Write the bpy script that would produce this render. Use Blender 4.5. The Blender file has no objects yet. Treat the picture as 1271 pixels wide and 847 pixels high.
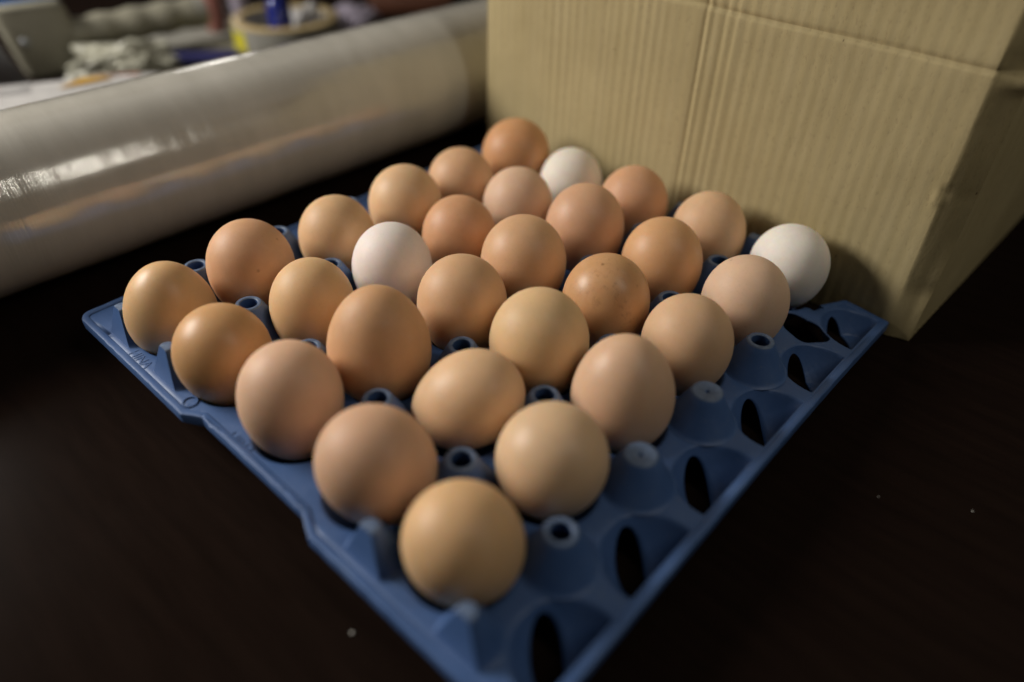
import bpy, bmesh, math, random
from mathutils import Vector, Matrix, noise

random.seed(7)
sc = bpy.context.scene
COL = sc.collection

# ------------------------------------------------------------------ camera
P = 0.047            # pitch of the egg tray's cells
ZT = 0.036           # height of the tray's post tops above the table
cam_d = bpy.data.cameras.new('camera')
cam_d.sensor_width = 36.0
cam_d.lens = 893.24 / 1271 * 36
cam_d.clip_start = 0.01
cam_d.clip_end = 50
cam_d.dof.use_dof = True
cam_d.dof.focus_distance = 0.337
cam_d.dof.aperture_fstop = 2.4
cam_d.dof.aperture_blades = 0
cam = bpy.data.objects.new('camera', cam_d)
COL.objects.link(cam)
cam.matrix_world = Matrix(((0.74031292, -0.42823381, 0.51822059, 0.31916077),
                           (0.67205021, 0.45206555, -0.58650256, -0.07477891),
                           (0.01689055, 0.78246568, 0.62246459, 0.23254273),
                           (0, 0, 0, 1)))
sc.camera = cam

# ------------------------------------------------------------------ world and lamps
world = bpy.data.worlds.new('World')
sc.world = world
world.use_nodes = True
bg = world.node_tree.nodes['Background']
bg.inputs['Color'].default_value = (1.0, 0.93, 0.84, 1)
bg.inputs['Strength'].default_value = 0.013

def area(name, loc, target, sx, sy, power, col):
    d = bpy.data.lights.new(name, 'AREA')
    d.shape = 'RECTANGLE'
    d.size, d.size_y, d.energy, d.color = sx, sy, power, col
    o = bpy.data.objects.new(name, d)
    COL.objects.link(o)
    o.location = loc
    o.rotation_euler = (Vector(target) - Vector(loc)).to_track_quat('-Z', 'Y').to_euler()
    return o

# window low on the left, wide pale ceiling, a ceiling tube on the right, a small far lamp behind
area('window_light', (-0.575, -0.305, 0.49), (0.13, 0.15, 0.04), 0.40, 0.26, 9.8, (1.0, 0.96, 0.89))
area('ceiling_bounce', (-0.1, 0.2, 2.0), (-0.1, 0.2, 0.0), 3.0, 3.0, 4.0, (1.0, 0.96, 0.90))
area('ceiling_tube', (0.69, 0.23, 0.72), (-0.07, 0.04, 0.07), 0.008, 0.40, 1.1, (1.0, 0.95, 0.82))
area('far_lamp', (-1.9, 1.0, 0.50), (-0.1, 0.15, 0.05), 0.16, 0.16, 0.5, (1.0, 0.96, 0.88))

vs = sc.view_settings
vs.view_transform = 'Standard'
vs.look = 'None'
vs.exposure = 0.0
vs.gamma = 1.0
sc.render.engine = 'CYCLES'
sc.cycles.use_denoising = True
sc.cycles.max_bounces = 8
sc.cycles.diffuse_bounces = 5

# ------------------------------------------------------------------ helpers
def s2l(c):
    return tuple(((x / 255) / 12.92 if x <= 10 else (((x / 255) + .055) / 1.055) ** 2.4) for x in c)

def tag(o, label=None, cat=None, group=None, kind=None):
    if label: o['label'] = label
    if cat: o['category'] = cat
    if group: o['group'] = group
    if kind: o['kind'] = kind
    return o

def empty(name, loc=(0, 0, 0), rz=0):
    o = bpy.data.objects.new(name, None)
    COL.objects.link(o)
    o.location = loc
    o.rotation_euler = (0, 0, rz)
    o.empty_display_size = 0.02
    return o

def smooth(me, ang=40):
    me.shade_smooth()
    me.set_sharp_from_angle(angle=math.radians(ang))

def link(name, me, mat, parent=None, loc=None):
    o = bpy.data.objects.new(name, me)
    COL.objects.link(o)
    if mat and not me.materials:
        me.materials.append(mat)
    if parent: o.parent = parent
    if loc is not None: o.location = loc
    return o

def from_bm(name, bm, ang=40):
    bmesh.ops.recalc_face_normals(bm, faces=bm.faces)
    me = bpy.data.meshes.new(name)
    bm.to_mesh(me)
    bm.free()
    smooth(me, ang)
    return me

def lathe(prof, n=32):
    """closed-profile revolve; prof = [(r, z)...], r=0 ends become poles"""
    bm = bmesh.new()
    rings = []
    for r, z in prof:
        if r < 1e-7:
            rings.append([bm.verts.new((0, 0, z))])
        else:
            rings.append([bm.verts.new((r * math.cos(2 * math.pi * k / n), r * math.sin(2 * math.pi * k / n), z)) for k in range(n)])
    for a, b in zip(rings, rings[1:]):
        for k in range(n):
            k2 = (k + 1) % n
            if len(a) == 1 and len(b) == 1: continue
            if len(a) == 1: bm.faces.new((a[0], b[k2], b[k]))
            elif len(b) == 1: bm.faces.new((a[k], a[k2], b[0]))
            else: bm.faces.new((a[k], a[k2], b[k2], b[k]))
    return bm

def box_bm(x0, x1, y0, y1, z0, z1, bev=0.0, seg=2):
    bm = bmesh.new()
    bmesh.ops.create_cube(bm, size=1)
    for v in bm.verts:
        v.co = Vector((x0 + (v.co.x + .5) * (x1 - x0), y0 + (v.co.y + .5) * (y1 - y0), z0 + (v.co.z + .5) * (z1 - z0)))
    if bev:
        bmesh.ops.bevel(bm, geom=list(bm.edges), offset=bev, segments=seg, profile=.5, affect='EDGES')
    return bm

def tube_bm(path, radii, n=20, cap=True):
    bm = bmesh.new()
    rings = []
    pts = [Vector(p) for p in path]
    for i, p in enumerate(pts):
        t = (pts[min(i + 1, len(pts) - 1)] - pts[max(i - 1, 0)]).normalized()
        up = Vector((0, 0, 1)) if abs(t.z) < .9 else Vector((1, 0, 0))
        a = t.cross(up).normalized(); b = a.cross(t).normalized()
        r = radii[i]
        ra, rb = r if isinstance(r, tuple) else (r, r)
        rings.append([bm.verts.new(p + a * ra * math.cos(2 * math.pi * k / n) + b * rb * math.sin(2 * math.pi * k / n)) for k in range(n)])
    for a, b in zip(rings, rings[1:]):
        for k in range(n):
            bm.faces.new((a[k], a[(k + 1) % n], b[(k + 1) % n], b[k]))
    if cap:
        bm.faces.new(rings[0]); bm.faces.new(rings[-1])
    return bm

def new_mat(name):
    m = bpy.data.materials.new(name)
    m.use_nodes = True
    nt = m.node_tree
    return m, nt, nt.nodes, nt.links, nt.nodes['Principled BSDF']

def ramp(N, stops):
    r = N.new('ShaderNodeValToRGB')
    e = r.color_ramp.elements
    while len(e) < len(stops): e.new(.5)
    for q, (pos, c) in zip(e, stops):
        q.position = pos
        q.color = (*c, 1) if len(c) == 3 else c
    return r

def coords(N, L, kind='Object', scale=(1, 1, 1)):
    t = N.new('ShaderNodeTexCoord'); m = N.new('ShaderNodeMapping')
    m.inputs['Scale'].default_value = scale
    L.new(t.outputs[kind], m.inputs['Vector'])
    return m.outputs['Vector']

def nz(N, L, vec, scale, detail=4, rough=.55):
    n = N.new('ShaderNodeTexNoise')
    n.inputs['Scale'].default_value = scale
    n.inputs['Detail'].default_value = detail
    n.inputs['Roughness'].default_value = rough
    if vec: L.new(vec, n.inputs['Vector'])
    return n.outputs['Fac']

def bump(N, L, bs, h, strength, dist):
    b = N.new('ShaderNodeBump')
    b.inputs['Strength'].default_value = strength
    b.inputs['Distance'].default_value = dist
    L.new(h, b.inputs['Height'])
    L.new(b.outputs['Normal'], bs.inputs['Normal'])
    return b

def mix(N, L, fac, a, b):
    m = N.new('ShaderNodeMix'); m.data_type = 'RGBA'
    for i, v in (('Factor', fac), ('A', a), ('B', b)):
        s = [x for x in m.inputs if x.name == i and (x.type == 'RGBA' or i == 'Factor')][0]
        if hasattr(v, 'links') or hasattr(v, 'is_linked'): L.new(v, s)
        elif isinstance(v, (int, float)): s.default_value = v
        else: s.default_value = (*v, 1)
    return [x for x in m.outputs if x.type == 'RGBA'][0]

def plain(name, col, rough=.5, metal=0., var=.12, scale=60, **kw):
    m, nt, N, L, bs = new_mat(name)
    v = coords(N, L)
    f = nz(N, L, v, scale, 5)
    r = ramp(N, [(.3, tuple(c * (1 - var) for c in col)), (.7, tuple(min(1, c * (1 + var)) for c in col))])
    L.new(f, r.inputs['Fac']); L.new(r.outputs['Color'], bs.inputs['Base Color'])
    bs.inputs['Roughness'].default_value = rough
    bs.inputs['Metallic'].default_value = metal
    for k, x in kw.items(): bs.inputs[k].default_value = x
    bump(N, L, bs, f, .15, .0006)
    return m

# ------------------------------------------------------------------ materials
def mat_table():
    m, nt, N, L, bs = new_mat('dark_stained_wood')
    v = coords(N, L, 'Object', (3, 26, 20))
    g = nz(N, L, v, 6, 8, .65)
    r = ramp(N, [(.25, (.0085, .0052, .0040)), (.8, (.0150, .0088, .0066))])
    L.new(g, r.inputs['Fac']); L.new(r.outputs['Color'], bs.inputs['Base Color'])
    v2 = coords(N, L)
    s = nz(N, L, v2, 14, 6)
    rr = ramp(N, [(.3, (.22,) * 3), (.75, (.34,) * 3)])
    L.new(s, rr.inputs['Fac']); L.new(rr.outputs['Color'], bs.inputs['Roughness'])
    bs.inputs['IOR'].default_value = 1.045
    bump(N, L, bs, g, .10, .0003)
    return m

def mat_tray():
    m, nt, N, L, bs = new_mat('blue_moulded_plastic')
    v = coords(N, L)
    f = nz(N, L, v, 45, 6, .6)
    f2 = nz(N, L, v, 420, 3, .6)
    r = ramp(N, [(.25, (.042, .094, .235)), (.55, (.057, .117, .280)), (.8, (.082, .145, .300))])
    L.new(f, r.inputs['Fac'])
    d = ramp(N, [(.60, (0, 0, 0)), (.82, (.42, .42, .42))])
    L.new(f2, d.inputs['Fac'])
    c = mix(N, L, d.outputs['Color'], r.outputs['Color'], (.16, .19, .24))
    L.new(c, bs.inputs['Base Color'])
    rr = ramp(N, [(.3, (.38,) * 3), (.7, (.58,) * 3)])
    L.new(f, rr.inputs['Fac']); L.new(rr.outputs['Color'], bs.inputs['Roughness'])
    bs.inputs['Specular IOR Level'].default_value = .45
    bump(N, L, bs, f2, .25, .0002)
    return m

def mat_egg(name, col, gloss=.40, speck=0., mottle=.06, seed=0.):
    m, nt, N, L, bs = new_mat(name)
    t = N.new('ShaderNodeTexCoord'); mp = N.new('ShaderNodeMapping')
    mp.inputs['Location'].default_value = (seed * 1.7, seed * .9, seed * 2.3)
    L.new(t.outputs['Object'], mp.inputs['Vector'])
    v = mp.outputs['Vector']
    a = nz(N, L, v, 55, 5, .6)
    b = nz(N, L, v, 900, 2, .5)
    ch = nz(N, L, v, 150, 6, .7)
    r = ramp(N, [(.28, tuple(c * (1 - mottle * 1.6) for c in col)), (.72, tuple(min(.95, c * (1 + mottle)) for c in col))])
    L.new(a, r.inputs['Fac'])
    out = r.outputs['Color']
    # tiny pore freckles, then sparse dark specks
    pf = ramp(N, [(.60, (0, 0, 0)), (.72, (.22, .22, .22))])
    L.new(b, pf.inputs['Fac'])
    out = mix(N, L, pf.outputs['Color'], out, tuple(c * .72 for c in col))
    cf = ramp(N, [(.56, (0, 0, 0)), (.74, (.30, .30, .30))]); L.new(ch, cf.inputs['Fac'])
    out = mix(N, L, cf.outputs['Color'], out, tuple(min(.9, c * .75 + .16) for c in col))
    if speck:
        vo = N.new('ShaderNodeTexVoronoi'); vo.inputs['Scale'].default_value = 150
        vo.inputs['Randomness'].default_value = 1
        L.new(v, vo.inputs['Vector'])
        k = nz(N, L, v, 42, 3)
        s1 = ramp(N, [(.05, (1, 1, 1)), (.16, (0, 0, 0))]); L.new(vo.outputs['Distance'], s1.inputs['Fac'])
        s2 = ramp(N, [(.62 - .22 * speck, (0, 0, 0)), (.74 - .2 * speck, (1, 1, 1))]); L.new(k, s2.inputs['Fac'])
        mu = N.new('ShaderNodeMath'); mu.operation = 'MULTIPLY'
        L.new(s1.outputs['Color'], mu.inputs[0]); L.new(s2.outputs['Color'], mu.inputs[1])
        mu2 = N.new('ShaderNodeMath'); mu2.operation = 'MULTIPLY'; mu2.inputs[1].default_value = .75
        L.new(mu.outputs[0], mu2.inputs[0])
        out = mix(N, L, mu2.outputs[0], out, (col[0] * .35, col[1] * .26, col[2] * .2))
    if speck > .6:      # brown blotches gathered on one shoulder
        k1 = nz(N, L, v, 330, 5, .7)
        k2 = nz(N, L, v, 60, 2, .5)
        q1 = ramp(N, [(.52, (0, 0, 0)), (.66, (1, 1, 1))]); L.new(k1, q1.inputs['Fac'])
        q2 = ramp(N, [(.42, (0, 0, 0)), (.60, (1, 1, 1))]); L.new(k2, q2.inputs['Fac'])
        m3 = N.new('ShaderNodeMath'); m3.operation = 'MULTIPLY'
        L.new(q1.outputs['Color'], m3.inputs[0]); L.new(q2.outputs['Color'], m3.inputs[1])
        m4 = N.new('ShaderNodeMath'); m4.operation = 'MULTIPLY'; m4.inputs[1].default_value = .34
        L.new(m3.outputs[0], m4.inputs[0])
        out = mix(N, L, m4.outputs[0], out, (col[0] * .42, col[1] * .32, col[2] * .25))
    L.new(out, bs.inputs['Base Color'])
    bs.inputs['Roughness'].default_value = gloss + .12
    bs.inputs['Specular IOR Level'].default_value = .38
    bs.inputs['Subsurface Weight'].default_value = .6
    bs.inputs['Subsurface Radius'].default_value = (1.0, .45, .2)
    bs.inputs['Subsurface Scale'].default_value = .005
    bump(N, L, bs, b, .22, .00014)
    return m

def mat_card():
    m, nt, N, L, bs = new_mat('kraft_cardboard')
    v = coords(N, L)
    a = nz(N, L, v, 16, 5)
    b = nz(N, L, coords(N, L, 'Object', (1, 1, .45)), 620, 4, .7)
    c = nz(N, L, coords(N, L, 'Object', (1, 1, .08)), 260, 3)
    r = ramp(N, [(.25, (.350, .278, .140)), (.75, (.455, .368, .195))])
    L.new(a, r.inputs['Fac'])
    f = ramp(N, [(.32, (1, 1, 1)), (.44, (0, 0, 0))]); L.new(b, f.inputs['Fac'])
    out = mix(N, L, .0, r.outputs['Color'], (.2, .15, .08))
    k = N.new('ShaderNodeMath'); k.operation = 'MULTIPLY'; k.inputs[1].default_value = .35
    L.new(f.outputs['Color'], k.inputs[0])
    out = mix(N, L, k.outputs[0], out, (.22, .165, .085))
    g = ramp(N, [(.4, (0, 0, 0)), (.7, (.25, .25, .25))]); L.new(c, g.inputs['Fac'])
    out = mix(N, L, g.outputs['Color'], out, (.45, .37, .22))
    # sparse dark and pale fibre flecks
    vo = N.new('ShaderNodeTexVoronoi'); vo.inputs['Scale'].default_value = 170
    L.new(coords(N, L, 'Object', (1, 1, .5)), vo.inputs['Vector'])
    s1 = ramp(N, [(.03, (1, 1, 1)), (.09, (0, 0, 0))]); L.new(vo.outputs['Distance'], s1.inputs['Fac'])
    sel = N.new('ShaderNodeSeparateColor'); L.new(vo.outputs['Color'], sel.inputs[0])
    gt = N.new('ShaderNodeMath'); gt.operation = 'GREATER_THAN'; gt.inputs[1].default_value = .86; L.new(sel.outputs[0], gt.inputs[0])
    mm = N.new('ShaderNodeMath'); mm.operation = 'MULTIPLY'; L.new(s1.outputs['Color'], mm.inputs[0]); L.new(gt.outputs[0], mm.inputs[1])
    out = mix(N, L, mm.outputs[0], out, (.12, .085, .04))
    L.new(out, bs.inputs['Base Color'])
    bs.inputs['Roughness'].default_value = .85
    bs.inputs['Specular IOR Level'].default_value = .25
    bump(N, L, bs, b, .35, .0004)
    return m

def mat_film():
    m, nt, N, L, bs = new_mat('clear_stretch_film')
    v = coords(N, L, 'Object', (1, 1, 1))
    # streaks running round the roll: fine along the axis (local x), long around it
    st = nz(N, L, coords(N, L, 'Object', (1, .06, .06)), 420, 5, .65)
    st2 = nz(N, L, coords(N, L, 'Object', (1, .25, .25)), 40, 4, .6)
    r = ramp(N, [(.25, (.50, .47, .41)), (.7, (.61, .575, .51))])
    L.new(st2, r.inputs['Fac']); L.new(r.outputs['Color'], bs.inputs['Base Color'])
    rr = ramp(N, [(.3, (.12,) * 3), (.7, (.26,) * 3)])
    L.new(st2, rr.inputs['Fac']); L.new(rr.outputs['Color'], bs.inputs['Roughness'])
    bs.inputs['IOR'].default_value = 2.0
    bs.inputs['Specular IOR Level'].default_value = .5
    bs.inputs['Coat Weight'].default_value = 1.0
    bs.inputs['Coat Roughness'].default_value = .045
    bs.inputs['Subsurface Weight'].default_value = .08
    bs.inputs['Subsurface Radius'].default_value = (1.0, .95, .88)
    bs.inputs['Subsurface Scale'].default_value = .015
    ad = N.new('ShaderNodeMath'); ad.operation = 'MULTIPLY_ADD'; ad.inputs[1].default_value = 1.2
    L.new(st2, ad.inputs[0]); L.new(st, ad.inputs[2])
    b = bump(N, L, bs, ad.outputs[0], .28, .0004)
    L.new(b.outputs['Normal'], bs.inputs['Coat Normal'])
    return m

def mat_clear(name, col, rough=.2, trans=.6):
    m, nt, N, L, bs = new_mat(name)
    v = coords(N, L)
    f = nz(N, L, v, 60, 5)
    r = ramp(N, [(.3, tuple(c * .8 for c in col)), (.7, col)])
    L.new(f, r.inputs['Fac']); L.new(r.outputs['Color'], bs.inputs['Base Color'])
    bs.inputs['Roughness'].default_value = rough
    bs.inputs['Transmission Weight'].default_value = trans
    bs.inputs['IOR'].default_value = 1.45
    return m

M = dict(table=mat_table(), tray=mat_tray(), card=mat_card(), film=mat_film(),
         pale_top=plain('pale_blue_plastic', (.105, .150, .245), .5, 0., .25, 500),
         core=plain('grey_board', (.33, .25, .16), .8),
         gun=plain('putty_plastic', (.25, .235, .18), .42),
         steel=plain('dull_steel', (.42, .44, .47), .38, .9, .08),
         rubber=plain('black_rubber', (.012, .012, .012), .6),
         bluefilm=plain('blue_tape_edge', (.10, .22, .52), .3),
         amber=plain('amber_plastic', (.45, .26, .04), .35),
         white=plain('white_paper', (.40, .385, .375), .5),
         orange=plain('orange_print', (.42, .24, .04), .5),
         red=plain('red_print', (.45, .16, .11), .5),
         greyprint=plain('grey_print', (.30, .29, .29), .5),
         tape=plain('tan_packing_tape', (.45, .34, .17), .25),
         yellow=plain('yellow_tape_edge', (.52, .46, .03), .3),
         navy=plain('navy_plastic', (.025, .025, .10), .4),
         cobalt=mat_clear('cobalt_glass', (.03, .05, .42), .08, .7),
         pinkish=plain('dull_red_plastic', (.27, .11, .09), .5),
         lilac=plain('lilac_plastic', (.33, .29, .36), .5),
         bag=plain('crumpled_white_plastic', (.36, .35, .28), .3),
         slab=plain('grey_card', (.24, .23, .20), .7),
         wood=plain('red_brown_wood', (.09, .035, .02), .4),
         crumb=plain('white_crumb', (.75, .72, .66), .5))

# ------------------------------------------------------------------ table
bm = box_bm(-1.6, 1.1, -0.9, 1.9, -.035, 0.0, .004)
table = link('table', from_bm('table', bm), M['table'])
tag(table, 'dark brown stained wooden table top', 'table', kind='structure')

# ------------------------------------------------------------------ egg tray
def sag(u, v):
    """the far right corner of the tray hangs a little"""
    t = max(0.0, ((u - 4) + (v - 4)) / 3.68)
    return -.0098 * t * t

DECK = ZT - .0165
def put(u, v, z):
    return Vector((u * P, v * P, max(DECK + z + sag(u, v), .0012)))

U1, V1 = 5.64, 5.96
U0, V0 = -.52, -.095
SEG = 12
CUP = .0190
def bowl(r):
    return -.0182 * (1 - min(1, r / CUP) ** 2.3)

def slot_r(th, a=.0138, b=.0056):
               # slot runs along the tray's diagonal, blunt ended
    t = th - math.radians(135)
    return (abs(math.cos(t) / a) ** 2.3 + abs(math.sin(t) / b) ** 2.3) ** (-1 / 2.3)

bm = bmesh.new()
for i in range(6):
    for j in range(6):
        cx, cy = i + .5, j + .5
        ring_sets = []
        bd = []
        for k in range(SEG): bd.append((-.5 + k / SEG, -.5))
        for k in range(SEG): bd.append((.5, -.5 + k / SEG))
        for k in range(SEG): bd.append((.5 - k / SEG, .5))
        for k in range(SEG): bd.append((-.5, .5 - k / SEG))
        cols = []
        for bx, by in bd:
            th = math.atan2(by, bx)
            c, s = math.cos(th), math.sin(th)
            rs = slot_r(th) if i < 5 else slot_r(th, .0110, .0056)
            col = []
            sx_, sy_ = (rs * c - .0030, rs * s - .0012) if i < 5 else (rs * c - .0076, rs * s - .0004)
            for f in (0, .18, .36, .54, .70, .84, .94, 1.0):
                px, py = sx_ + (CUP * c - sx_) * f, sy_ + (CUP * s - sy_) * f
                col.append((cx + px / P, cy + py / P, bowl(math.hypot(px, py)) - (.0004 if f == 1 else 0)))
            for r, z in ((CUP + .0006, -.0001), (CUP + .0012, 0)):
                col.append((cx + r * c / P, cy + r * s / P, z))
            rb = math.hypot(bx, by) * P
            r = (CUP + .0012 + rb) / 2
            col.append((cx + r * c / P, cy + r * s / P, 0))
            col.append((cx + bx, cy + by, 0))
            cols.append([bm.verts.new((a, b, z)) for a, b, z in col])
        n = len(cols)
        for k in range(n):
            A, B = cols[k], cols[(k + 1) % n]
            for q in range(len(A) - 1):
                bm.faces.new((A[q], B[q], B[q + 1], A[q + 1]))
# flanges (front and left)
def v_out(u):
    if u < 1.58: return V0
    if u < 1.76: return V0 + (u - 1.58) / .18 * .105
    if u < 3.26: return V0 + .105
    if u < 3.50: return V0 + .105 * (3.50 - u) / .24
    return V0
us = [k / SEG for k in range(6 * SEG + 1)]
us = sorted(set(us + [1.58, 1.76, 3.26, 3.50]))
def strip(pa, pb):
    va = [bm.verts.new((*p, 0)) for p in pa]; vb = [bm.verts.new((*p, 0)) for p in pb]
    for k in range(len(va) - 1):
        bm.faces.new((va[k], va[k + 1], vb[k + 1], vb[k]))
strip([(u, v_out(u)) for u in us], [(u, 0) for u in us])
vsn = sorted([V0, V0 + .008, V0 + .02, V0 + .04, V0 + .07] + [k / SEG for k in range(6 * SEG + 1)])
def u_out(v):
    R_ = .10
    if v < V0 + R_:
        return U0 + R_ - math.sqrt(max(0, R_ ** 2 - (V0 + R_ - v) ** 2))
    return U0
strip([(u_out(v), v) for v in vsn], [(0, v) for v in vsn])
bmesh.ops.remove_doubles(bm, verts=bm.verts, dist=1e-4)
# cut the straight right and back edges
for co, no in (((U1, 0, 0), (1, 0, 0)), ((0, V1, 0), (0, 1, 0))):
    bmesh.ops.bisect_plane(bm, geom=bm.verts[:] + bm.edges[:] + bm.faces[:], plane_co=co, plane_no=no, clear_outer=True)
UW = 5.575                       # the cups in the last row end in a wall here, inside the rim
for x_ in (UW, UW - .012, UW - .03, UW - .06, UW - .09):
    bmesh.ops.bisect_plane(bm, geom=bm.verts[:] + bm.edges[:] + bm.faces[:], plane_co=(x_, 0, 0), plane_no=(1, 0, 0))
# broken corner: the snapped-off post leaves a ragged hole
near = [f for f in bm.faces if 4.5 < f.calc_center_median().x < 5.5 and f.calc_center_median().y > 4.6]
bmesh.ops.subdivide_edges(bm, edges=list({e for f in near for e in f.edges}), cuts=4, use_grid_fill=True)
def hole_r(a): return .235 + .03 * math.cos(a * 2 + .6) + .018 * math.sin(a * 3) + .012 * math.sin(a * 5 + 1)
def hole_d(co):
    du, dv = co.x - 5.07, co.y - 5.03
    return math.hypot(du, dv) - hole_r(math.atan2(dv, du))
def notch(co):
    return co.y > 5.45 and 4.72 < co.x < 5.0 + (co.y - 5.45) * .31
bmesh.ops.delete(bm, geom=[f for f in bm.faces if hole_d(f.calc_center_median()) < 0 or notch(f.calc_center_median())], context='FACES')
for v in bm.verts:
    if abs(hole_d(v.co)) < .035 and any(e.is_boundary for e in v.link_edges):
        a = math.atan2(v.co.y - 5.03, v.co.x - 5.07)
        v.co.x, v.co.y = 5.07 + hole_r(a) * math.cos(a), 5.03 + hole_r(a) * math.sin(a)
# the posts are hollow: open the deck below them
kill = set()
for v in bm.verts:
    if abs(v.co.x - round(v.co.x)) < 1e-3 and abs(v.co.y - round(v.co.y)) < 1e-3 and 0 <= round(v.co.x) <= 5 and 1 <= round(v.co.y) <= 5:
        kill.update(v.link_faces)
bmesh.ops.delete(bm, geom=list(kill), context='FACES')
for v in bm.verts:
    if v.co.z < 0: v.co.z = max(v.co.z, -max(.0, UW - v.co.x) * P * 6.0, -max(.0, V1 - v.co.y) * P * 2.2 - .0006)
    wob = .00025 * noise.noise(Vector((v.co.x * .9, v.co.y * .9, 0)))
    v.co = put(v.co.x, v.co.y, v.co.z + wob)
bmesh.ops.recalc_face_normals(bm, faces=bm.faces)
up = sum(f.normal.z for f in bm.faces)
if up < 0: bmesh.ops.reverse_faces(bm, faces=bm.faces)
me = bpy.data.meshes.new('deck')
bm.to_mesh(me); bm.free()
smooth(me, 35)
tray = empty('egg_tray', (0, 0, 0))
tag(tray, 'blue plastic egg tray with a broken post and empty cups along its right edge', 'egg tray')
deck = link('deck', me, M['tray'], tray)
so = deck.modifiers.new('thickness', 'SOLIDIFY'); so.thickness = .0011; so.offset = -1

# rim: a rounded lip swept along the outline
out = []
for v in reversed(vsn): out.append((u_out(v), min(v, V1)))
out = [(U0, V1)] + [p for p in out if p[1] < V1 - .01]
out += [(u, v_out(u)) for u in us if u > .02 and u < U1 - .02]
out += [(U1, V0 + .03)] + [(U1, v / 10) for v in range(1, 60) if v / 10 < V1 - .02] + [(U1, V1)]
back = [(5.5, V1), (5.3, V1), (5.16, V1)]
out += back
def sweep_lip(pts, closed=False):
    bm = bmesh.new()
    prof = [(-.0022, .0001), (-.0018, .0005), (.0004, .0006), (.0010, .0004), (.0013, -.0005), (.0012, -.0046), (.0002, -.0050), (-.0002, -.0011)]
    rings = []
    P2 = [Vector((u * P, v * P)) for u, v in pts]
    for k, p in enumerate(P2):
        a = P2[max(k - 1, 0)]; b = P2[min(k + 1, len(P2) - 1)]
        t1 = (p - a).normalized() if k else (b - p).normalized()
        t2 = (b - p).normalized() if k < len(P2) - 1 else t1
        t = (t1 + t2).normalized()
        n = Vector((t.y, -t.x))
        m = 1 / max(.5, n.dot(Vector((t1.y, -t1.x))))
        u, v = pts[k]
        rag = .0003 * noise.noise(Vector((u * 14, v * 14, 5)))
        ring = []
        for o, z in prof:
            q = p + n * (o * m + (rag if o > 0 else 0))
            zz = put(u, v, z + (rag * 2 if z < -.003 else 0)).z
            ring.append(bm.verts.new((q.x, q.y, zz)))
        rings.append(ring)
    n = len(prof)
    for a, b in zip(rings, rings[1:]):
        for k in range(n): bm.faces.new((a[k], a[(k + 1) % n], b[(k + 1) % n], b[k]))
    bm.faces.new(rings[0]); bm.faces.new(rings[-1])
    return bm
link('rim', from_bm('rim', sweep_lip(out), 50), M['tray'], tray)
back2 = [(4.78, V1)] + [(x / 4, V1) for x in range(18, -2, -1)] + [(U0, V1)]
link('rim', from_bm('rim', sweep_lip(back2), 50), M['tray'], tray)
link('damaged_edge', from_bm('damaged_edge', sweep_lip([(5.16, V1), (5.10, 5.80), (5.02, 5.60)]), 50), M['tray'], tray)

# posts
H = .0165
def post_prof(base, top, hole, h=H):
    pr = [(base + .0012, .0001), (base + .0003, .0005), (base - .0005, .0018), (base - .0016, .004)]
    for f in (.45, .75):
        pr.append((base - .0016 + (top - base + .0016) * f, .004 + (h - .0045) * f))
    pr += [(top + .0001, h - .0006), (top - .0004, h - .0001)]
    if hole == 'open': pr += [(top - .0006, h), (top - .0017, h), (top - .0021, h - .0004), (top - .0019, h - .003), (top - .0006, h - .008), (base - .0040, .002), (base - .0030, -.001)]
    elif hole == 'pin': pr += [(top - .0008, h), (.0012, h - .0003), (.0009, h - .0006), (.0007, h - .003), (0, h - .003)]
    else: pr += [(top - .0008, h), (0, h)]
    return pr
me_open = from_bm('post_open', lathe(post_prof(.0140, .0061, 'open')), 45)
me_pin = from_bm('post_capped', lathe(post_prof(.0142, .0064, 'pin')), 45)
bm = lathe([(0, .0001)] + post_prof(.0108, .0035, 'flat'))
bmesh.ops.bisect_plane(bm, geom=bm.verts[:] + bm.edges[:] + bm.faces[:], plane_co=(0, -.0020, H), plane_no=(0, -1, .24), clear_outer=True)
bmesh.ops.holes_fill(bm, edges=[e for e in bm.edges if e.is_boundary])
me_edge = from_bm('post_edge', bm, 40)
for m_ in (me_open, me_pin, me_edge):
    m_.materials.append(M['tray']); m_.materials.append(M['pale_top'])
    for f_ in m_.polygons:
        if f_.center.z > H - .0012 and f_.normal.z > .3: f_.material_index = 1  # upward faces of the post tops get a paler blue
def post(me, u, v, rz=0., sc_=1.):
    o = link('post', me, None, tray)
    o.location = put(u, v, -.0001)
    o.rotation_euler = (random.uniform(-.02, .02), random.uniform(-.02, .02), rz)
    o.scale = (sc_,) * 3
    return o
for i in range(0, 6):
    for j in range(1, 6):
        if (i, j) == (5, 5): continue
        o = post(me_pin if (i, j) in ((5, 2), (5, 3)) else me_open, i, j, random.uniform(0, 6))
        if (i, j) in ((5, 2), (5, 3)): o['label'] = 'closed flat-topped post'
for u in (.16, 1.06, 3.98, 4.95): post(me_edge, u, .125)
for u in (1, 2, 3, 4): post(me_edge, u, V1 - .12, math.pi)

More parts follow.
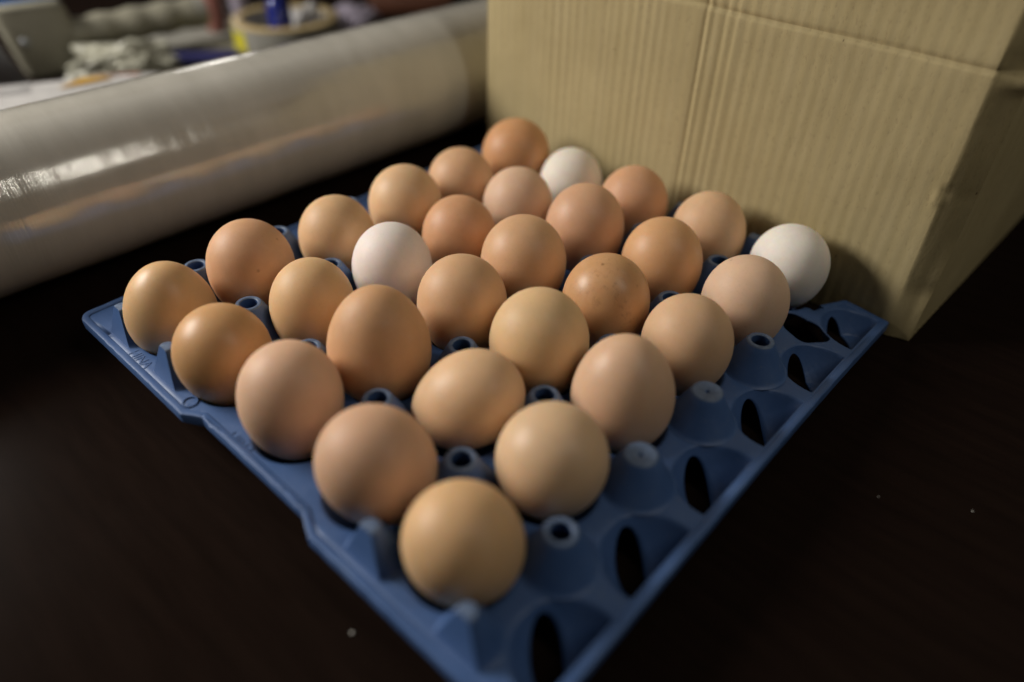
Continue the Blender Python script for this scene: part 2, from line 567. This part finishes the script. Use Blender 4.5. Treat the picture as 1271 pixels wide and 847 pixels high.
# moulded marks on the front flange
def emboss(txt, u, v, size, rz):
    cu = bpy.data.curves.new('moulded_mark', 'FONT')
    cu.body = txt; cu.size = size; cu.extrude = .0002; cu.align_x = 'CENTER'; cu.align_y = 'CENTER'
    tmp = bpy.data.objects.new('tmp', cu); COL.objects.link(tmp)
    dg = bpy.context.evaluated_depsgraph_get()
    me = bpy.data.meshes.new_from_object(tmp.evaluated_get(dg))
    bpy.data.objects.remove(tmp)
    me.materials.clear()
    o = link('moulded_mark', me, M['tray'], tray)
    o.location = put(u, v, .0001); o.rotation_euler = (0, 0, rz)
emboss('HINA', .60, -.005, .0065, 0)
emboss('HINA', 2.28, .045, .0065, 0)
me = from_bm('moulded_ring', lathe([(.0028, 0), (.0028, .00035), (.0033, .00035), (.0033, 0)], 28))
o = link('moulded_ring', me, M['tray'], tray); o.location = put(1.50, .02, .0001)

# ------------------------------------------------------------------ eggs
EGG = dict(  # x, y, z, radius, length ratio, axis tilt x, y  (metres; z from the post tops)
 A1=(0.0188, 0.0227, -0.0057, 0.0205, 1.235, 0.096, -0.011), A2=(0.0674, 0.0219, -0.0060, 0.0204, 1.227, 0.059, -0.073),
 A3=(0.1141, 0.0245, -0.0045, 0.0206, 1.304, -0.009, 0.050), A4=(0.1672, 0.0260, -0.0036, 0.0211, 1.272, -0.069, -0.463),
 A5=(0.2123, 0.0250, -0.0065, 0.0202, 1.242, 0.011, -0.385), B1=(0.0197, 0.0659, -0.0035, 0.0211, 1.279, 0.004, 0.015),
 B2=(0.0648, 0.0696, -0.0073, 0.0198, 1.324, -0.011, 0.090), B3=(0.1156, 0.0688, -0.0002, 0.0224, 1.278, 0.004, 0.016),
 B4=(0.1636, 0.0741, -0.0060, 0.0199, 1.260, 1.079, 0.967), B5=(0.2107, 0.0713, -0.0049, 0.0210, 1.180, 0.222, -0.115),
 C1=(0.0233, 0.1158, -0.0059, 0.0204, 1.244, 0.007, -0.017), C2=(0.0677, 0.1165, -0.0060, 0.0202, 1.289, -0.009, 0.019),
 C3=(0.1183, 0.1166, -0.0035, 0.0212, 1.241, 0.006, -0.019), C4=(0.1651, 0.1175, -0.0019, 0.0218, 1.259, 0.010, -0.004),
 C5=(0.2087, 0.1196, -0.0032, 0.0213, 1.271, 0.012, -0.033), D1=(0.0247, 0.1634, -0.0041, 0.0211, 1.222, 0.010, -0.030),
 D2=(0.0695, 0.1626, -0.0065, 0.0202, 1.249, 0.003, -0.018), D3=(0.1164, 0.1622, -0.0023, 0.0217, 1.243, -0.001, -0.023),
 D4=(0.1660, 0.1653, -0.0043, 0.0209, 1.259, 0.008, -0.006), D5=(0.2102, 0.1668, -0.0060, 0.0203, 1.255, 0.007, -0.053),
 E1=(0.0242, 0.2084, -0.0064, 0.0203, 1.196, 0.007, -0.043), E2=(0.0699, 0.2099, -0.0059, 0.0204, 1.242, 0.002, -0.019),
 E3=(0.1174, 0.2117, -0.0026, 0.0215, 1.270, -0.002, -0.002), E4=(0.1660, 0.2139, -0.0047, 0.0207, 1.285, -0.021, 0.003),
 E5=(0.2141, 0.2128, -0.0054, 0.0205, 1.260, -0.004, -0.012), F1=(0.0262, 0.2566, -0.0026, 0.0220, 1.162, 0.037, 0.004),
 F2=(0.0706, 0.2589, -0.0086, 0.0195, 1.264, -0.004, -0.006), F3=(0.1175, 0.2583, -0.0059, 0.0203, 1.256, -0.006, -0.011),
 F4=(0.1666, 0.2601, -0.0059, 0.0203, 1.268, -0.014, -0.008), F5=(0.2136, 0.2622, -0.0070, 0.0201, 1.205, 0.062, -0.090))
# colour as seen in even light, gloss, specks, pointed end up?, look
LOOK = dict(
 A1=((205, 162, 106), .30, .0, 1, 'golden tan egg'), A2=((196, 144, 82), .30, 0, 0, 'deep golden brown egg'),
 A3=((212, 168, 138), .42, 0, 0, 'pinkish tan egg'), A4=((206, 160, 128), .44, 0, 0, 'large pinkish tan egg'),
 A5=((214, 170, 114), .40, 0, 0, 'golden tan egg'),
 B1=((202, 148, 104), .42, .5, 0, 'orange brown egg with small dark specks'), B2=((210, 168, 112), .42, 0, 0, 'golden tan egg'),
 B3=((200, 148, 98), .44, 0, 1, 'brown egg with a narrow top'), B4=((216, 176, 132), .36, 0, 0, 'tan egg lying tipped on its side'),
 B5=((214, 180, 140), .34, 0, 0, 'pale tan egg'),
 C1=((208, 166, 116), .40, 0, 0, 'golden tan egg'), C2=((226, 212, 204), .46, .15, 0, 'pinkish white egg'),
 C3=((206, 160, 114), .40, 0, 0, 'tan egg'), C4=((214, 178, 124), .42, 0, 0, 'yellowish tan egg'),
 C5=((210, 170, 138), .34, 0, 1, 'pinkish tan egg with a narrow top'),
 D1=((212, 172, 126), .38, 0, 0, 'light tan egg'), D2=((200, 142, 96), .38, 0, 0, 'orange brown egg'),
 D3=((208, 160, 114), .36, 0, 0, 'tan egg'), D4=((197, 144, 88), .26, .8, 0, 'glossy brown egg with dark blotches on top'),
 D5=((206, 166, 126), .44, 0, 0, 'tan egg'),
 E1=((204, 158, 116), .40, 0, 0, 'small tan egg'), E2=((208, 172, 146), .42, 0, 0, 'pale pinkish egg'),
 E3=((202, 152, 116), .36, 0, 0, 'pinkish brown egg'), E4=((208, 154, 98), .34, 0, 0, 'orange tan egg'),
 E5=((214, 180, 154), .44, .3, 0, 'pale pinkish egg with tiny specks'),
 F1=((194, 134, 78), .38, 0, 0, 'deep orange brown egg'), F2=((224, 214, 200), .46, 0, 0, 'small white egg'),
 F3=((200, 146, 106), .42, 0, 0, 'orange brown egg'), F4=((206, 166, 126), .44, 0, 0, 'tan egg'),
 F5=((230, 222, 212), .46, 0, 0, 'creamy white egg'))
ORD = {1: 'first', 2: 'second', 3: 'third', 4: 'fourth', 5: 'fifth'}
ROW = dict(A='in the front left row', B='in second row from front', C='in third row from front',
           D='in third row from box', E='in second row from box', F='in row against the box')

def egg_mesh(name, a, k, pointed_up):
    """real egg outline: blunt end up unless pointed_up"""
    n = 28
    prof = []
    for q in range(n + 1):
        t = math.pi * q / n
        x = math.cos(t)                       # 1 = top
        e = .10 * (-1 if pointed_up else 1)
        r = a * math.sin(t) * (1 + e * x * .9 - .012 * x * x)
        prof.append((max(r, 0) if 0 < q < n else 0, a * k * x))
    bm = lathe(prof, 44)
    return from_bm(name, bm, 180)

for q, (n, (x, y, z, a, k, tx, ty)) in enumerate(EGG.items()):
    c, gl, spk, pu, look = LOOK[n]
    c = tuple(.76 * a_ + .24 * b_ for a_, b_ in zip(c, (208, 163, 118))) if c[2] < 190 else c
    lin = s2l(c)
    lum = .35 * lin[0] + .5 * lin[1] + .15 * lin[2]
    base = tuple(min(.9, (t * .84 + lum * .16) * g) for t, g in zip(lin, (1.09, 1.07, 1.03) if lin[2] < .5 else (1.06, 1.06, 1.06)))
    mt = mat_egg('eggshell_' + n.lower(), base, gl, spk, .05 + .03 * random.random(), q + 1.3)
    o = link('egg', egg_mesh('egg', a, k, pu), mt)
    o.location = (x, y, z + ZT)
    ax = Vector((tx, ty, 1)).normalized()
    o.rotation_mode = 'QUATERNION'
    o.rotation_quaternion = Vector((0, 0, 1)).rotation_difference(ax) @ Matrix.Rotation(random.uniform(0, 6.28), 3, 'Z').to_quaternion()
    tag(o, f'{look}, {ORD[int(n[1])]} from left {ROW[n[0]]}', 'egg', 'eggs standing in the blue tray')

# ------------------------------------------------------------------ cardboard box
BQ = Vector((0.27733, 0.28200, 0))
PH = math.radians(177.36)
BD = Vector((math.cos(PH), math.sin(PH), 0))       # along the front, leftwards
BN = Vector((BD.y, -BD.x, 0))                      # candidate inward normal
if BN.y < 0: BN = -BN
CREASE = .1385
boxroot = empty('cardboard_box', BQ, 0)
tag(boxroot, 'brown corrugated cardboard box with crushed corner, behind the egg tray', 'box')

def flute(s):
    """washboard relief of the corrugated liner (metres, outwards +)"""
    w = s + .0012 * noise.noise(Vector((s * 60, 0, 0)))
    amp = .00013 + .00016 * noise.noise(Vector((s * 34, 7, 0)))
    k = min(1, max(0, (s - .04) / .12))
    return amp * (.55 + .45 * k * k * (3 - 2 * k)) * math.sin(2 * math.pi * w / .0064)
def gauss(x, c, w): return math.exp(-((x - c) / w) ** 2)

def panel(name, fn, ss, zs, thick=.0032, flip=False):
    bm = bmesh.new()
    rows = [[bm.verts.new(fn(s, z)) for s in ss] for z in zs]
    for r0, r1 in zip(rows, rows[1:]):
        for k in range(len(ss) - 1):
            bm.faces.new((r0[k], r0[k + 1], r1[k + 1], r1[k]))
    me = from_bm(name, bm, 60)
    o = link(name, me, M['card'], boxroot)
    return o

FA = .0115   # width of the crushed facet at the corner
def front(s, z):
    d = flute(s)
    d -= .0009 * gauss(s, .1500, .0011) - .0004 * gauss(s, .1472, .0012)
    d -= .00025 * gauss(s, .1385, .0012) - .00025 * gauss(s, .1310, .0012)
    d -= .0002 * gauss(s, .2150, .0012)
    wav = .0006 * noise.noise(Vector((s * 14, z * 14, 2)))
    d += wav + .0002 * noise.noise(Vector((s * 90, z * 60, 4)))
    d -= .0011 * gauss(z, CREASE + .0012 * noise.noise(Vector((s * 22, 1, 1))), .0014)
    back = 0
    if s < FA:
        t = (FA - s) / FA
        back = .0108 * t ** 1.05 * (.35 + .65 * min(1, z / .06))
        d += .0005 * noise.noise(Vector((s * 120, z * 45, 9))) + .00012 * noise.noise(Vector((s * 400, z * 160, 5)))
        d -= .0040 * gauss(z, .1415, .0045) * t ** .6 - .0030 * gauss(z, .1335, .003) * t + .0004 * gauss(z, .082, .0035) * min(1, t * 1.5) + .0016 * gauss(z, .030, .006) * t
    d -= .0014 * gauss(z, .083, .0028) * gauss(s, FA, .002) - .001 * gauss(z, .080, .003) * gauss(s, FA + .002, .002)
    if z > CREASE:
        back += (z - CREASE) * .07
    return BD * s + BN * (back - d) + Vector((0, 0, z))
ss = [FA * k / 9 for k in range(9)] + [FA + (.3145 - FA) * k / 420 for k in range(421)]
zs1 = [.0015 + (CREASE - .0015) * k / 56 for k in range(57)]
front_o = panel('front_panel', front, ss, sorted(set([round(z, 5) for z in zs1] + [CREASE - .003, CREASE - .0015, CREASE - .0007])))
flap_o = panel('front_flap', front, ss, [CREASE, CREASE + .0007, CREASE + .0015, CREASE + .003] + [CREASE + .003 + .117 * k / 30 for k in range(1, 31)])
CB = front(0, 0)                                   # the corner, crushed back a little
def side(s, z):
    c = front(0, z)
    d = flute(s + .4) + .0005 * noise.noise(Vector((s * 15, z * 12, 12)))
    d -= .0010 * gauss(z, CREASE, .0014) * min(1, s / .01)
    d *= min(1, s / .006)
    lean = (z - CREASE) * .05 if z > CREASE else 0
    return c + BN * s - BD * (d - lean * min(1, s / .05))
ss2 = [.26 * k / 200 for k in range(201)]
panel('side_panel', side, ss2, zs1)
panel('side_flap', side, ss2, [CREASE + .12 * k / 24 for k in range(25)])
def left(s, z):
    c = front(.3145, z)
    return c + BN * s + BD * flute(s + .2) * min(1, s / .006)
panel('side_panel', left, ss2, [.0015 + (.255 - .0015) * k / 40 for k in range(41)])
def rear(s, z):
    return BD * s + BN * .262 + Vector((0, 0, z)) + BN * flute(s)
panel('rear_panel', rear, [.3145 * k / 200 for k in range(201)], [.0015, .06, .12, CREASE, .2, .255])
def bottom(s, z):
    return BD * s + BN * (.0095 + z) + Vector((0, 0, .0022))
panel('bottom_panel', bottom, [.3145 * k / 10 for k in range(11)], [.25 * k / 10 for k in range(11)])

# ------------------------------------------------------------------ stretch film roll
RR = .0452
AX = math.radians(88.2)
roll = empty('film_roll', (-.1073, .195, RR), AX)
tag(roll, 'thick roll of glossy clear stretch film lying beside the egg tray', 'film roll')
bm = bmesh.new()
NL, NA = 220, 96
Lh = .300
rings = []
for i in range(NL + 1):
    x = -Lh + 2 * Lh * i / NL
    e = min(1, min(i, NL - i) / 2)
    ring = []
    for k in range(NA):
        th = 2 * math.pi * k / NA
        r = RR - .0012 * (1 - e) ** 2
        r += .00035 * noise.noise(Vector((x * 30, math.cos(th) * .8, math.sin(th) * .8)))
        r += .00018 * noise.noise(Vector((x * 130, math.cos(th) * 1.5, math.sin(th) * 1.5)))
        ring.append(bm.verts.new((x, r * math.cos(th), r * math.sin(th))))
    rings.append(ring)
for a, b in zip(rings, rings[1:]):
    for k in range(NA): bm.faces.new((a[k], a[(k + 1) % NA], b[(k + 1) % NA], b[k]))
for rg, x in ((rings[0], -Lh), (rings[-1], Lh)):
    inner = [bm.verts.new((x, .021 * math.cos(2 * math.pi * k / NA), .021 * math.sin(2 * math.pi * k / NA))) for k in range(NA)]
    for k in range(NA): bm.faces.new((rg[k], rg[(k + 1) % NA], inner[(k + 1) % NA], inner[k]))
link('wound_film', from_bm('wound_film', bm, 50), M['film'], roll)
bm = lathe([(.0205, -.325), (.0205, .325), (.0175, .325), (.0175, -.325), (.0205, -.325)], 40)
bmesh.ops.rotate(bm, verts=bm.verts, cent=(0, 0, 0), matrix=Matrix.Rotation(math.pi / 2, 3, 'Y'))
link('core', from_bm('core', bm), M['core'], roll)

# ------------------------------------------------------------------ things behind the roll
# tape dispenser: steel frame plate, plastic body, scalloped handle (local x runs along the handle)
gun = empty('tape_dispenser', (-.458, .150, 0), math.radians(82))
tag(gun, 'putty coloured hand tape dispenser with steel plate, behind the film roll', 'tape dispenser')
def gpart(name, bm, mat, parent=gun, ang=40): return link(name, from_bm(name, bm, ang), M[mat], parent)
path, rad = [], []
for k in range(49):
    f = k / 48
    path.append((.020 + .118 * f, 0, .031 + .003 * f))
    w = .0145 + .0009 * math.cos(f * 4 * 2 * math.pi) * (0 if f < .12 else 1)
    if k in (0, 48): w *= .8
    rad.append((w * .9, w))
handle = gpart('handle', tube_bm(path, rad, 24), 'gun')
bm = tube_bm([(.1375, 0, .0340), (.142, 0, .0341), (.147, 0, .0342), (.149, 0, .0342)], [.0145, .0152, .0150, .0120], 24)
gpart('end_cap', bm, 'slab', handle)
bm = box_bm(-.030, .028, -.012, .012, .0, .064, .006, 3)
for v in bm.verts: v.co.x += (v.co.z - .03) * -.18
body = gpart('body', bm, 'gun')
bm = box_bm(-.050, -.026, -.0165, -.0135, .0, .098, .0010)
for v in bm.verts: v.co.x += v.co.z * -.36
gpart('frame_plate', bm, 'steel')
bm = lathe([(0, .002), (.0025, .0018), (.004, .0006), (.0042, 0), (0, 0)], 20)
bmesh.ops.rotate(bm, verts=bm.verts, cent=(0, 0, 0), matrix=Matrix.Rotation(math.pi / 2, 3, 'X'))
bmesh.ops.translate(bm, verts=bm.verts, vec=(-.018, -.0121, .034))
gpart('screw', bm, 'steel', body)
bm = box_bm(-.034, .018, -.014, -.010, .066, .0695, .0008)
gpart('tape_edge', bm, 'bluefilm')
bm = tube_bm([(-.045, .010, .075), (-.045, .034, .075)], [.016, .016], 30)
gpart('roller', bm, 'amber')

# white printed packet
pk = empty('printed_packet', (-.315, .06, 0), math.radians(66))
tag(pk, 'flat white packet with an orange printed mark, behind the film roll', 'packet')
bm = bmesh.new()
NX, NY = 40, 24
PW = .066
def ptop(x, y, sgn):
    ex = max(0, 1 - (abs(x) / .13) ** 6); ey = max(0, 1 - (abs(y) / PW) ** 6)
    return .0155 + sgn * .0145 * (ex * ey) ** .5 + (.0010 * noise.noise(Vector((x * 40, y * 40, sgn))) * ex * ey) * (1 if sgn > 0 else 0)
for sgn in (1, -1):
    g = [[bm.verts.new((-.13 + .26 * i / NX, -PW + 2 * PW * j / NY, ptop(-.13 + .26 * i / NX, -PW + 2 * PW * j / NY, sgn))) for j in range(NY + 1)] for i in range(NX + 1)]
    for i in range(NX):
        for j in range(NY): bm.faces.new((g[i][j], g[i + 1][j], g[i + 1][j + 1], g[i][j + 1]))
bmesh.ops.remove_doubles(bm, verts=bm.verts, dist=1e-5)
pkm = link('wrapper', from_bm('wrapper', bm, 60), M['white'], pk)
def print_patch(name, pts, mat):
    bm = bmesh.new()
    bm.faces.new([bm.verts.new((x, y, ptop(x, y, 1) + .0012)) for x, y in pts])
    link(name, from_bm(name, bm), M[mat], pk)
print_patch('printed_mark', [(.040, .022), (.080, .034), (.070, .042), (.056, .044)], 'orange')
print_patch('printed_mark', [(.060, .050), (.098, .042), (.100, .048), (.064, .056)], 'red')
for k in range(5):
    print_patch('printed_line', [(-.075, .022 + k * .007), (.020, .022 + k * .007), (.020, .0245 + k * .007), (-.075, .0245 + k * .007)], 'greyprint')

# crumpled plastic
def crumple(name, loc, sx, sy, sz, mat, seed, label, cat, group=None, rz=0):
    bm = bmesh.new()
    bmesh.ops.create_icosphere(bm, subdivisions=4, radius=1)
    for v in bm.verts:
        n = noise.noise(v.co * 1.6 + Vector((seed, 0, 0))) * .45 + noise.noise(v.co * 3 + Vector((0, seed, 0))) * .22 + abs(noise.noise(v.co * 2.2 + Vector((0, 0, seed)))) * .5 - abs(noise.noise(v.co * 4.5 + Vector((seed, seed, 0)))) * .3
        c = v.co * (1 + n)
        v.co = Vector((c.x * sx, c.y * sy, max(c.z, -.75) * sz + .75 * sz))
    o = link(name, from_bm(name, bm, 25), M[mat], None, loc)
    o.rotation_euler = (0, 0, rz)
    tag(o, label, cat, group)
    return o
crumple('crumpled_plastic', (-.405, .192, 0), .020, .042, .017, 'bag', 3.3, 'crumpled cream plastic wrapping just behind the film roll', 'plastic wrap', None, -.45)
crumple('crumpled_film', (-.392, .445, 0), .024, .028, .012, 'lilac', 8.1, 'small crumpled scrap of film right of the tape roll', 'film scrap')

# grey card and navy case under the clutter
bm = box_bm(-.075, .075, -.045, .045, 0, .004, .001)
o = link('grey_card', from_bm('grey_card', bm), M['slab'], None, (-.475, .295, 0)); o.rotation_euler = (0, 0, .85)
tag(o, 'flat grey card lying under the tape dispenser handle', 'card')
bm = box_bm(-.036, .036, -.010, .010, 0, .011, .003)
o = link('navy_case', from_bm('navy_case', bm), M['navy'], None, (-.385, .262, 0)); o.rotation_euler = (0, 0, math.radians(52))
tag(o, 'small navy blue case left of the tape roll', 'case')

# roll of packing tape lying flat, things standing in it
tp = empty('tape_roll', (-.378, .352, 0))
tag(tp, 'roll of tape with tan rim and yellow label, lying flat on the table', 'tape roll')
bm = lathe([(.0440, .0005), (.0525, .0005), (.0530, .0015), (.0530, .0275), (.0440, .0275), (.0440, .0005)], 72)
link('wound_tape', from_bm('wound_tape', bm), M['slab'], tp)
bm = lathe([(.0425, .0277), (.0532, .0277), (.0534, .0285), (.0532, .0298), (.0525, .0303), (.0432, .0303), (.0425, .0298), (.0425, .0277)], 72)
link('rim', from_bm('rim', bm), M['tape'], tp)
bm = lathe([(.0422, .0005), (.0438, .0005), (.0438, .0276), (.0422, .0276), (.0422, .0005)], 72)
link('card_core', from_bm('card_core', bm), M['white'], tp)
bm = bmesh.new()
prev = None
for k in range(15):
    a = math.radians(-145 + 62 * k / 14)
    cur = [bm.verts.new((r * math.cos(a), r * math.sin(a), z)) for r, z in ((.0533, .001), (.0538, .001), (.0538, .024), (.0533, .024))]
    if prev:
        for q in range(4): bm.faces.new((prev[q], prev[(q + 1) % 4], cur[(q + 1) % 4], cur[q]))
    else: bm.faces.new(cur)
    prev = cur
bm.faces.new(prev)
link('yellow_label', from_bm('yellow_label', bm), M['yellow'], tp)
bt = empty('blue_bottle', (-.362, .336, 0))
tag(bt, 'small cobalt blue bottle standing inside the tape roll', 'bottle')
bm = lathe([(0, .0005), (.010, .0005), (.0115, .002), (.0115, .046), (.009, .052), (.0055, .056), (.0055, .062), (0, .062)], 32)
link('body', from_bm('body', bm), M['cobalt'], bt)
bm = lathe([(.0062, .0615), (.0066, .062), (.0066, .073), (.006, .074), (0, .074)], 28)
link('cap', from_bm('cap', bm), M['navy'], bt)
crumple('paper_wad', (-.372, .374, 0), .015, .015, .020, 'white', 5.7, 'white crumpled paper wad inside the tape roll', 'paper')

# upright tubes beyond
for nme, loc, mt, lab, h in (('red_tube', (-.468, .322, .0045), 'pinkish', 'dull red tube standing left of the tape roll', .060),
                             ('lilac_tube', (-.456, .346, 0), 'lilac', 'pale lilac tube standing beside the dull red one', .062)):
    bm = lathe([(0, 0), (.0085, 0), (.010, .002), (.010, h - .012), (.009, h - .010), (.009, h - .002), (.008, h), (0, h)], 28)
    o = link(nme, from_bm(nme, bm), M[mt], None, loc)
    tag(o, lab, 'tube')
bm = box_bm(-.05, .05, -.018, .018, 0, .022, .004)
o = link('wooden_block', from_bm('wooden_block', bm), M['wood'], None, (-.40, .54, 0)); o.rotation_euler = (0, 0, math.radians(48))
tag(o, 'red brown wooden block at the back, beyond the film roll', 'wood block')

# crumbs on the table
for (x, y, r), lab in (((.1938, -.0123, .0006), 'white crumb on the table below the tray, nearest the camera'),
                       ((.3047, .1718, .00025), 'tiny white crumb on the table right of the tray, nearer the tray'),
                       ((.3357, .1906, .0003), 'tiny white crumb on the table near the right edge')):
    bm = bmesh.new(); bmesh.ops.create_icosphere(bm, subdivisions=2, radius=r)
    for v in bm.verts: v.co *= 1 + .3 * noise.noise(v.co * 900)
    for v in bm.verts: v.co.z = v.co.z * .7
    o = link('crumb', from_bm('crumb', bm), M['crumb'], None, (x, y, r * .6))
    tag(o, lab, 'crumb', 'crumbs on the table')
